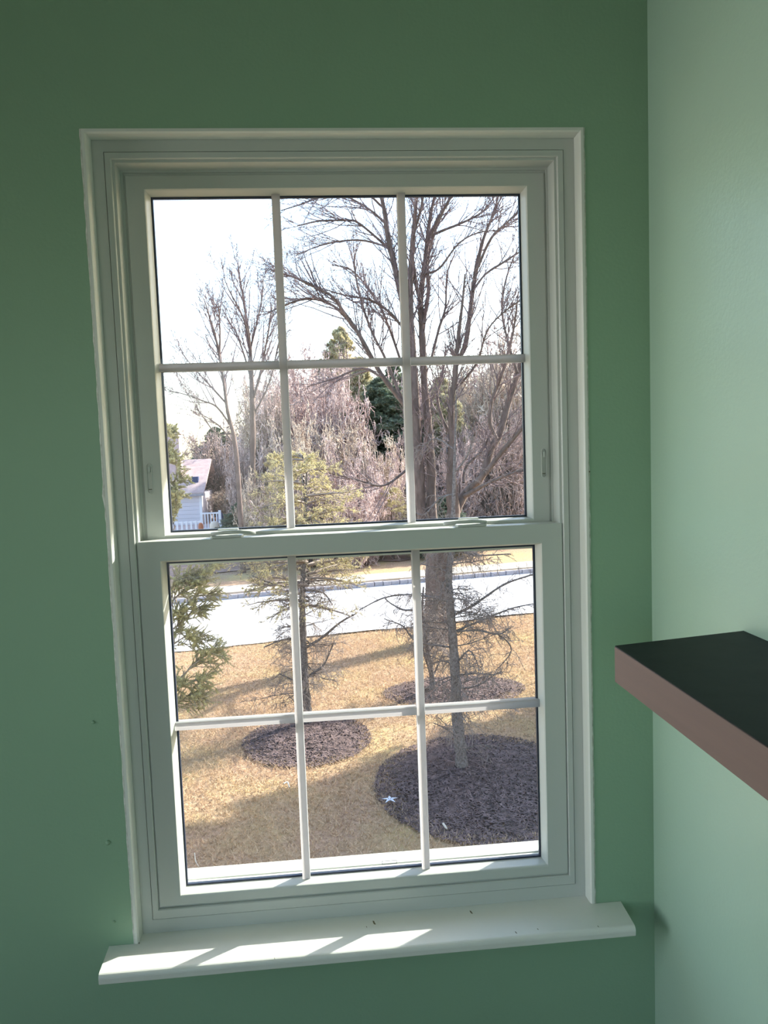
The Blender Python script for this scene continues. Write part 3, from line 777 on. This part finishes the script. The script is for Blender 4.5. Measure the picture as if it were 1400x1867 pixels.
# its boughs that reach into view
SP_L = []
for px in ([(285, 1130, 6), (315, 1095, 5), (345, 1066, 4), (368, 1046, 3), (386, 1032, 2)], [(280, 1180, 6), (312, 1150, 5), (340, 1125, 4), (358, 1105, 2)],
           [(285, 1100, 5), (310, 1075, 4), (330, 1052, 3), (345, 1048, 2)], [(280, 1205, 5), (310, 1180, 4), (340, 1160, 3), (362, 1165, 2)],
           [(285, 1280, 6), (320, 1245, 5), (350, 1215, 4), (375, 1195, 3), (388, 1188, 2)], [(285, 1290, 5), (315, 1262, 4), (345, 1245, 3), (370, 1238, 2)],
           [(290, 1310, 5), (315, 1290, 4), (340, 1270, 3), (352, 1262, 2)], [(292, 985, 5), (305, 930, 4), (313, 900, 4), (320, 870, 3), (323, 838, 2)],
           [(290, 930, 4), (300, 905, 3), (312, 893, 3), (335, 868, 2)], [(290, 965, 4), (305, 945, 3), (320, 925, 3), (328, 905, 2)],
           [(282, 840, 4), (295, 828, 3), (305, 822, 2)], [(284, 800, 4), (296, 795, 3), (304, 785, 2)], [(282, 1150, 6), (310, 1128, 5), (335, 1108, 4), (355, 1088, 3), (368, 1078, 2)]):
    P, R = limb(px, spy-.2, -.1)
    hub = np.array([spx, spy, P[0][2]-.35]); P = np.vstack([hub, P]); R = np.concatenate([[R[0]*1.3], R])
    S, SR = smooth(P, R, 5); SP_L.append((S, SR*.6))
outb = []; outn = []; rg = np.random.default_rng(44)
for S, SR in SP_L:
    outb.append(tubes(S[None], SR[None], 5))
    k = 26; t_ = rg.uniform(.35, .98, k)*(len(S)-1); i = t_.astype(int).clip(0, len(S)-2); p = S[i]+(S[i+1]-S[i])*(t_-i)[:, None]; d = nrm(S[i+1]-S[i])
    q = rg.normal(0, 1, d.shape); q[:, 2] = q[:, 2]*.5-.3; q = nrm(q-(q*d).sum(-1, keepdims=True)*d)
    L1 = rg.uniform(.12, .26, k)*(.5 if S[-1][2] > .3 else 1.1); P2 = walkp(p, d*.7+q*.7, L1, 4, .06, -.02, rg); R2 = taper(np.full(k, .005), 5, .6); outb.append(tubes(P2, R2, 3))
    P, D, L3, R3 = children(P2, R2, L1, 5, (.5, .9), .5, rg, rr=.8); P3 = walkp(P, D, L3+.03, 2, .05, 0, rg); outb.append(tubes(P3, taper(np.full(len(P3), .004), 3, .7), 3))
    outn += [needles_on(S[None, len(S)//3:], rg, 320, .024, .0036), needles_on(P2, rg, 70, .024, .0036), needles_on(P3, rg, 46, .022, .0036)]
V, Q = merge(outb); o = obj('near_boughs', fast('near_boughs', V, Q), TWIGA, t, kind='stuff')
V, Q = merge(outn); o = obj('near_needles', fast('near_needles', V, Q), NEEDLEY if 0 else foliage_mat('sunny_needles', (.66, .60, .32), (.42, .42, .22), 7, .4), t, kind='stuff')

# background evergreens share one conifer mesh at full size
arrb = conifer(10, 3.0, 8, nb=330, tw=11, per=8, nl=.17, nw=.028, sh_r=.012, shape=.7, droop=-.03)
bgm = None; bys = None
arrs = conifer(10, 3.0, 12, nb=110, tw=8, per=5, nl=.12, nw=.018, sh_r=.012, shape=.45)
for i, (px, top, Y, wd, m_, lab) in enumerate([
    (699, 690, 38, 4.0, NEEDLED, 'dark green evergreen in the middle of the wood'),
    (655, 655, 40, 2.3, NEEDLEP, 'pale olive pine left of the dark green evergreen'),
    (617, 600, 52, 3.6, NEEDLEP, 'tallest pale pine rising above the wood'),
    (715, 660, 58, 3.0, NEEDLED, 'dark evergreen top behind the middle of the wood'),
    (805, 690, 38, 2.4, NEEDLEP, 'olive pine seen behind the big tree limbs'),
    (395, 780, 58, 3.4, NEEDLED, 'dark evergreen at the left end of the wood'),
    (475, 715, 60, 2.6, NEEDLED, 'blue-dark evergreen behind the tall slim bare tree'),
    (583, 835, 29.5, .9, NEEDLEY, 'yellow-green bush at the wood edge between the two upper muntins, taller one'),
    (497, 820, 29.5, .8, NEEDLEY, 'narrow yellow-green bush left of the left upper muntin'),
    (712, 885, 29.5, 1.1, NEEDLEY, 'low yellow-green bush left of the big dark trunk'),
    (440, 915, 34, 1.6, NEEDLED, 'low dark green bush beside the white deck rail'),
    (810, 905, 30, 1.6, NEEDLED, 'low dark evergreen bush at the foot of the big tree'),
    (895, 900, 37, 2.2, NEEDLED, 'low dark evergreen bush right of the big tree')]):
    p = at(px, top, Y); h = p[2]-GZ
    if m_ is NEEDLEY: t, bys = conifer_obj('evergreen_bush', (p[0], Y, GZ), arrs, m_, lab, 10, .16, scale=(wd/3, wd/3, h/10), rot=i*1.3, meshes=bys)
    else: t, bgm = conifer_obj('evergreen_tree', (p[0], Y, GZ), arrb, m_, lab, 10, .16, scale=(wd/3, wd/3, h/10), rot=i*1.3, meshes=bgm)
# two tall evergreens right of the view, whose shade falls on the lawn
for i, (x, y, h, wd) in enumerate(((9.3, 12.8, 12.5, 2.2), (8.2, 9.2, 8.0, 1.7), (13.6, 14.0, 14, 2.3))):
    conifer_obj('evergreen_tree', (x, y, GZ), arrb, NEEDLED, ['tallest dark evergreen standing out of view right of the lawn', 'smaller dark evergreen standing out of view right of the lawn', 'dark evergreen out of view behind the tallest one at right'][i], 10, .16, scale=(wd/3, wd/3, h/10), rot=i*2+.5, meshes=bgm)


# ------------------------------------------------------------ half-dead young spruces on the lawn
def young(name, trunkpx, limbs, label, seed, mt, crown=None, spec=None, extra=None):
    base = gpt(*trunkpx[0][:2]); Y = base[1]
    t = empty(name, tuple(base), label=label, cat='tree'); P, R = limb(trunkpx, Y); P[0][2] = GZ-.02
    o, SPt, SRt = limb_obj('trunk', P, R, mt, t, n=10, seed=seed, rough=.07)
    lb = []
    for i, l in enumerate(limbs):
        P, R = limb(l, Y, [-.25, .3, -.1, .15, -.5, .5][i % 6]); o, S, SR = limb_obj('branch', P, R, mt, t, n=5, seed=seed+i+1, rough=.1, per=4); lb.append((S, SR, 0))
    rg = np.random.default_rng(seed)
    if extra:   # random whorls of thin dead branches all round the trunk
        nb, z0, z1, Lm = extra
        k = nb; tt = rg.uniform(0, 1, k); z = z0+(z1-z0)*tt; a = rg.uniform(0, 2*math.pi, k)
        x = np.interp(z, SPt[:, 2], SPt[:, 0]); y = np.interp(z, SPt[:, 2], SPt[:, 1])
        PL = walkp(np.stack([x, y, z], 1), np.stack([np.cos(a), np.sin(a), .1+0*a], 1), rg.uniform(.4, 1, k)*Lm*(1.1-.6*tt), 7, .13, -.03, rg)
        for j in range(k): lb.append((PL[j], np.linspace(.009, .004, 8), 0))
        V, Q = tubes(PL, np.tile(np.linspace(.009, .003, 8), (k, 1)), 4); obj('thin_branches', fast('thin_branches', V, Q), mt, t, kind='stuff')
    V, Q = twigset(lb, rg, spec or [dict(k=22, len=.42, ang=(.5, 1.3), wander=.22, lift=-.12, r=.005, m=5, tmin=.1), dict(k=5, ratio=.5, ang=(.5, 1.2), wander=.3, lift=-.1, m=3, rmin=.0026)])
    obj('twigs', fast('twigs', V, Q), TWIGA, t, kind='stuff')
    if crown:
        cm, z0, z1, rb, nb, nl, nw = crown
        h = z1-z0; (bv, bq), (nv, nq) = conifer(h, rb, seed+5, nb=nb, tw=7, per=8, nl=nl, nw=nw, droop=-.06, sh_r=.004, shape=.3)
        xx = np.interp(z0+.6*h, SPt[:, 2], SPt[:, 0]); off = np.array([xx, Y, z0])
        obj('crown_boughs', fast('crown_boughs', bv+off, bq), TWIGA, t, kind='stuff'); obj('crown_needles', fast('crown_needles', nv+off, nq), cm, t, kind='stuff')
    return t
YA = gpt(565, 1325)[1]
young('spruce_tree', [(565, 1325, 20), (560, 1290, 17), (556, 1240, 15), (553, 1170, 13), (551, 1100, 12), (553, 1040, 10), (556, 980, 8), (558, 900, 5), (560, 828, 2)],
      [[(556, 1182, 5), (590, 1160, 5), (620, 1135, 4), (650, 1118, 2)], [(555, 1166, 4), (535, 1164, 4), (510, 1168, 3), (482, 1180, 2)], [(563, 1232, 4), (588, 1215, 4), (600, 1192, 3), (610, 1168, 2)],
       [(550, 1103, 4), (522, 1110, 3), (495, 1126, 2)], [(555, 1076, 4), (588, 1080, 3), (606, 1102, 2)], [(557, 1166, 3), (575, 1178, 3), (612, 1174, 2)], [(556, 1255, 3), (530, 1238, 3), (508, 1228, 2)],
       [(560, 1290, 3), (540, 1282, 2), (522, 1262, 1.5)], [(552, 1065, 4), (520, 1070, 3), (490, 1062, 3), (460, 1050, 2)], [(553, 1060, 4), (600, 1058, 3), (640, 1062, 2)], [(552, 1140, 3), (525, 1142, 2), (500, 1150, 1.5)],
       [(558, 1210, 3), (585, 1235, 2), (610, 1240, 1.5)]],
      'thin half-bare young spruce with yellowish crown on the round mulch mound', 51, BARKL, crown=(NEEDLEY, -1.75, .85, 1.05, 75, .045, .006), extra=(42, -3.1, -1.0, 1.0))
young('spruce_tree', [(843, 1412, 30), (842, 1395, 24), (838, 1350, 21), (833, 1300, 20), (828, 1200, 18), (822, 1120, 16), (818, 1050, 14), (824, 990, 10), (827, 900, 7), (830, 800, 4), (832, 720, 2)],
      [[(826, 1122, 6), (860, 1105, 6), (885, 1088, 5), (922, 1064, 4), (975, 1046, 3)], [(827, 1152, 4), (880, 1130, 4), (930, 1110, 3), (975, 1100, 2)], [(828, 1152, 4), (870, 1149, 4), (908, 1156, 4), (930, 1145, 2)],
       [(905, 1155, 3), (925, 1170, 3), (931, 1190, 2), (905, 1222, 1.5)], [(831, 1232, 4), (860, 1228, 3), (900, 1230, 2)], [(834, 1255, 4), (870, 1250, 3), (908, 1226, 2)], [(831, 1212, 3), (855, 1186, 3), (872, 1215, 2), (870, 1240, 1)],
       [(820, 1098, 4), (790, 1090, 4), (750, 1084, 3), (700, 1090, 3), (655, 1112, 2)], [(818, 1042, 4), (790, 1034, 3), (768, 1028, 2)], [(752, 1112, 4), (735, 1112, 4), (715, 1102, 3), (700, 1090, 2)],
       [(820, 1180, 4), (760, 1170, 3), (735, 1142, 3), (700, 1128, 1.5)], [(838, 1350, 4), (815, 1330, 3), (790, 1318, 2)], [(841, 1370, 3), (870, 1358, 2), (895, 1362, 1.5)], [(826, 980, 4), (790, 960, 3), (745, 955, 2)],
       [(826, 1000, 4), (870, 1012, 3), (930, 1010, 2)], [(828, 900, 3), (800, 910, 3), (775, 938, 3), (755, 935, 2)], [(830, 860, 3), (850, 835, 3), (862, 800, 2)], [(829, 820, 3), (795, 800, 2.5), (770, 815, 2), (757, 830, 1.5)]],
      'bare lichen-spotted spruce with drooping branches in the large dark mulch bed', 61, BARKL, extra=(46, -2.7, -.3, 1.15))
young('young_tree', [(790, 1264, 12), (787, 1230, 10), (780, 1190, 9), (774, 1150, 7), (770, 1110, 5), (772, 1070, 3)],
      [[(790, 1245, 5), (779, 1210, 5), (772, 1185, 4), (768, 1150, 3)], [(788, 1235, 4), (800, 1210, 3), (812, 1180, 2)], [(780, 1190, 4), (800, 1165, 3), (815, 1140, 2)], [(776, 1160, 3), (790, 1130, 3), (800, 1100, 2)],
       [(784, 1210, 3), (810, 1205, 2), (850, 1200, 1.5)]],
      'small forked bare tree in front of the big dark trunk', 71, BARKL, extra=(40, -2.9, -1.7, .75))

# fallen twigs and leaves on the lawn
PALE = mat('bleached_twig', (.7, .62, .5), .8); PALEB = mat('pale_leaf', (.75, .78, .85), .7)
def stick(px, wd, label):
    pts = [gpt(a, b) + np.array([0, 0, .03]) for a, b in px]; S, R = smooth(pts, [wd, wd, wd*.6][:len(pts)] if len(pts) == 3 else [wd]*len(pts), 3)
    V, Q = tubes(S[None], R[None], 5); obj('fallen_twig', fast('fallen_twig', V, Q, True), PALE, label=label, cat='twig')
stick([(517, 1433), (524, 1430), (528, 1440)], .012, 'bleached forked twig lying on the lawn at lower left')
stick([(355, 1560), (357, 1575), (363, 1585)], .006, 'thin curved pale twig in the shaded grass near the window bottom')
stick([(808, 1506), (812, 1512), (815, 1516)], .014, 'short pale twig lying in front of the large mulch bed')
stick([(918, 1411), (926, 1411), (934, 1412)], .008, 'straight pale twig lying on the large mulch bed')
p = gpt(711, 1470)
mb = MB()
for j in range(5):
    a = j*1.257+.3; c, s = math.cos(a), math.sin(a)
    mb.add([(p[0], p[1], GZ+.08), (p[0]+.04*math.cos(a-.5), p[1]+.04*math.sin(a-.5), GZ+.10), (p[0]+.11*c, p[1]+.11*s, GZ+.09), (p[0]+.04*math.cos(a+.5), p[1]+.04*math.sin(a+.5), GZ+.10), (p[0], p[1], GZ+.07)], [(0, 1, 2, 3), (4, 3, 2, 1)])
obj('dry_leaf', mb.mesh('dry_leaf'), PALEB, label='pale star-shaped leaf at the left end of the large mulch bed', cat='leaf')

# ------------------------------------------------------------ neighbour's house far left
PW = mat('white_siding_far', (.72, .68, .74), .6); PR = mat('pinkish_roof', (.42, .31, .30), .9, (.55, .43, .40), 3); PB = mat('pink_brick', (.50, .36, .36), .9, (.62, .48, .47), 5)
NAVY = mat('navy_cloth', (.03, .05, .14), .6); ORG = mat('rust_orange', (.45, .16, .08), .7); CREAM = mat('cream_cover', (.70, .60, .50), .7); WHITE = mat('white_rail', (.85, .84, .88), .5)
HY = 48
h = empty('neighbour_house', (-12, HY+3, GZ), label='pale neighbouring house with brick chimney seen far left beyond the road', cat='house')
hx1 = at(366, 930, HY)[0]; hz = at(340, 903, HY)[2]
mbw = MB().box(-20, hx1, HY, HY+7, GZ, hz); obj('house_body', mbw.mesh('house_body'), PW, h)
zz = GZ+.25
sd = MB().box(-20, hx1+.02, -.03, 0, 0, .22).mesh('clapboard'); sd.materials.append(PW)
while zz < hz-.1:
    o = bpy.data.objects.new('clapboard', sd); link(o); o.parent = h; o.location = (12, -3, zz-GZ); o.rotation_euler = (.06, 0, 0); zz += .25
boxobj('corner_post', (hx1-.05, hx1+.1, HY-.08, HY+.1, GZ, hz), WHITE, h)
boxobj('gutter', (-20, hx1+.3, HY-.45, HY-.3, hz-.05, hz+.08), KERB, h)
rz = at(340, 842, HY+4)[2]
obj('roof', MB().add([(-20.3, HY-.35, hz), (hx1+.3, HY-.35, hz), (hx1+.3, HY+4, rz), (-20.3, HY+4, rz), (-20.3, HY-.35, hz+.15), (hx1+.3, HY-.35, hz+.15), (hx1+.3, HY+4, rz+.15), (-20.3, HY+4, rz+.15), (hx1+.3, HY+8, hz), (-20.3, HY+8, hz)],
    [(0, 1, 2, 3), (4, 5, 6, 7), (0, 1, 5, 4), (1, 2, 6, 5), (3, 0, 4, 7), (7, 6, 8, 9)]).mesh('roof'), PR, h)
c0 = at(300, 790, HY+2); c1 = at(327, 790, HY+2)
boxobj('chimney', (c0[0]-.1, c1[0], HY+1.6, HY+2.6, hz, c1[2]), PB, h)
boxobj('chimney_cap', (c0[0]-.2, c1[0]+.1, HY+1.5, HY+2.7, c1[2]-.05, c1[2]+.1), PB, h)
s0 = at(346, 884, HY+1.0)
boxobj('skylight', (s0[0], s0[0]+.55, HY+.9, HY+1.3, s0[2]-.2, s0[2]+.5), NAVY, h)

DY = 43
dk = empty('deck_railing', (-7, DY, GZ), label='white deck railing with thin balusters beside the neighbouring house', cat='railing')
a0 = at(368, 935, DY); a1 = at(401, 960, DY)
boxobj('top_rail', (a0[0], a1[0], DY-.06, DY+.06, a0[2]-.08, a0[2]), WHITE, dk)
boxobj('bottom_rail', (a0[0], a1[0], DY-.04, DY+.04, a0[2]-.95, a0[2]-.87), WHITE, dk)
boxobj('deck_floor', (a0[0]-3, a1[0], DY, DY+4, GZ+.1, a0[2]-1.0 if a0[2]-1 > GZ+.15 else GZ+.2), PR, dk)
bal = MB().box(-.03, .03, -.03, .03, 0, .9).mesh('baluster'); bal.materials.append(WHITE)
x = a0[0]
while x <= a1[0]+.01:
    o = bpy.data.objects.new('baluster', bal); link(o); o.parent = dk; o.location = (x+7, 0, a0[2]-.93-GZ); x += .16
boxobj('corner_post', (a1[0]-.05, a1[0]+.1, DY-.08, DY+.08, GZ, a0[2]+.1), WHITE, dk)
DY2 = 40
dk2 = empty('picket_fence', (-8, DY2, GZ), label='low white picket fence at the lower left corner of the upper sash', cat='fence')
b0 = at(300, 952, DY2); b1 = at(366, 955, DY2)
boxobj('rail', (b0[0]-2, b1[0], DY2-.03, DY2+.03, b0[2]-.10, b0[2]-.02), WHITE, dk2)
boxobj('rail', (b0[0]-2, b1[0], DY2-.03, DY2+.03, GZ+.2, GZ+.28), WHITE, dk2)
x = b0[0]-2; pk = MB().box(-.05, .05, -.02, .02, 0, b0[2]-GZ).mesh('picket'); pk.materials.append(WHITE)
while x < b1[0]:
    o = bpy.data.objects.new('picket', pk); link(o); o.parent = dk2; o.location = (x+8, -.045, 0); x += .24


def dome(name, px, py, Y, wpx, hpx, m, label, cat):
    p = at(px, py, Y); s = (Y-CAM[1])/F; rx, hz_ = wpx*s/2, hpx*s; V = []; Q = []
    n, k = 14, 6
    for j in range(k+1):
        t = j/k*math.pi/2
        for i in range(n): a = 2*math.pi*i/n; V.append((p[0]+rx*math.cos(t)**.7*math.cos(a) if j < k else p[0], Y+rx*.7*math.cos(t)**.7*math.sin(a) if j < k else Y, max(GZ, p[2]-hz_*.5)+hz_*math.sin(t)))
    for i in range(n): V.append((p[0]+rx*.9*math.cos(2*math.pi*i/n), Y+rx*.6*math.sin(2*math.pi*i/n), GZ))
    for j in range(k):
        for i in range(n): Q.append((j*n+i, j*n+(i+1) % n, (j+1)*n+(i+1) % n, (j+1)*n+i))
    b = (k+1)*n
    for i in range(n): Q.append((i, b+i, b+(i+1) % n, (i+1) % n))
    obj(name, fast(name, V, Q, True), m, label=label, cat=cat)
dome('covered_grill', 402, 940, 44.5, 11, 12, NAVY, 'navy covered grill behind the white deck railing', 'grill')
dome('covered_mound', 391, 955, 38, 18, 10, CREAM, 'cream rounded cover on the ground before the deck railing', 'cover')
dome('garden_pot', 366, 957, 38.5, 9, 8, ORG, 'small rust-orange garden pot between fence and deck railing', 'pot')
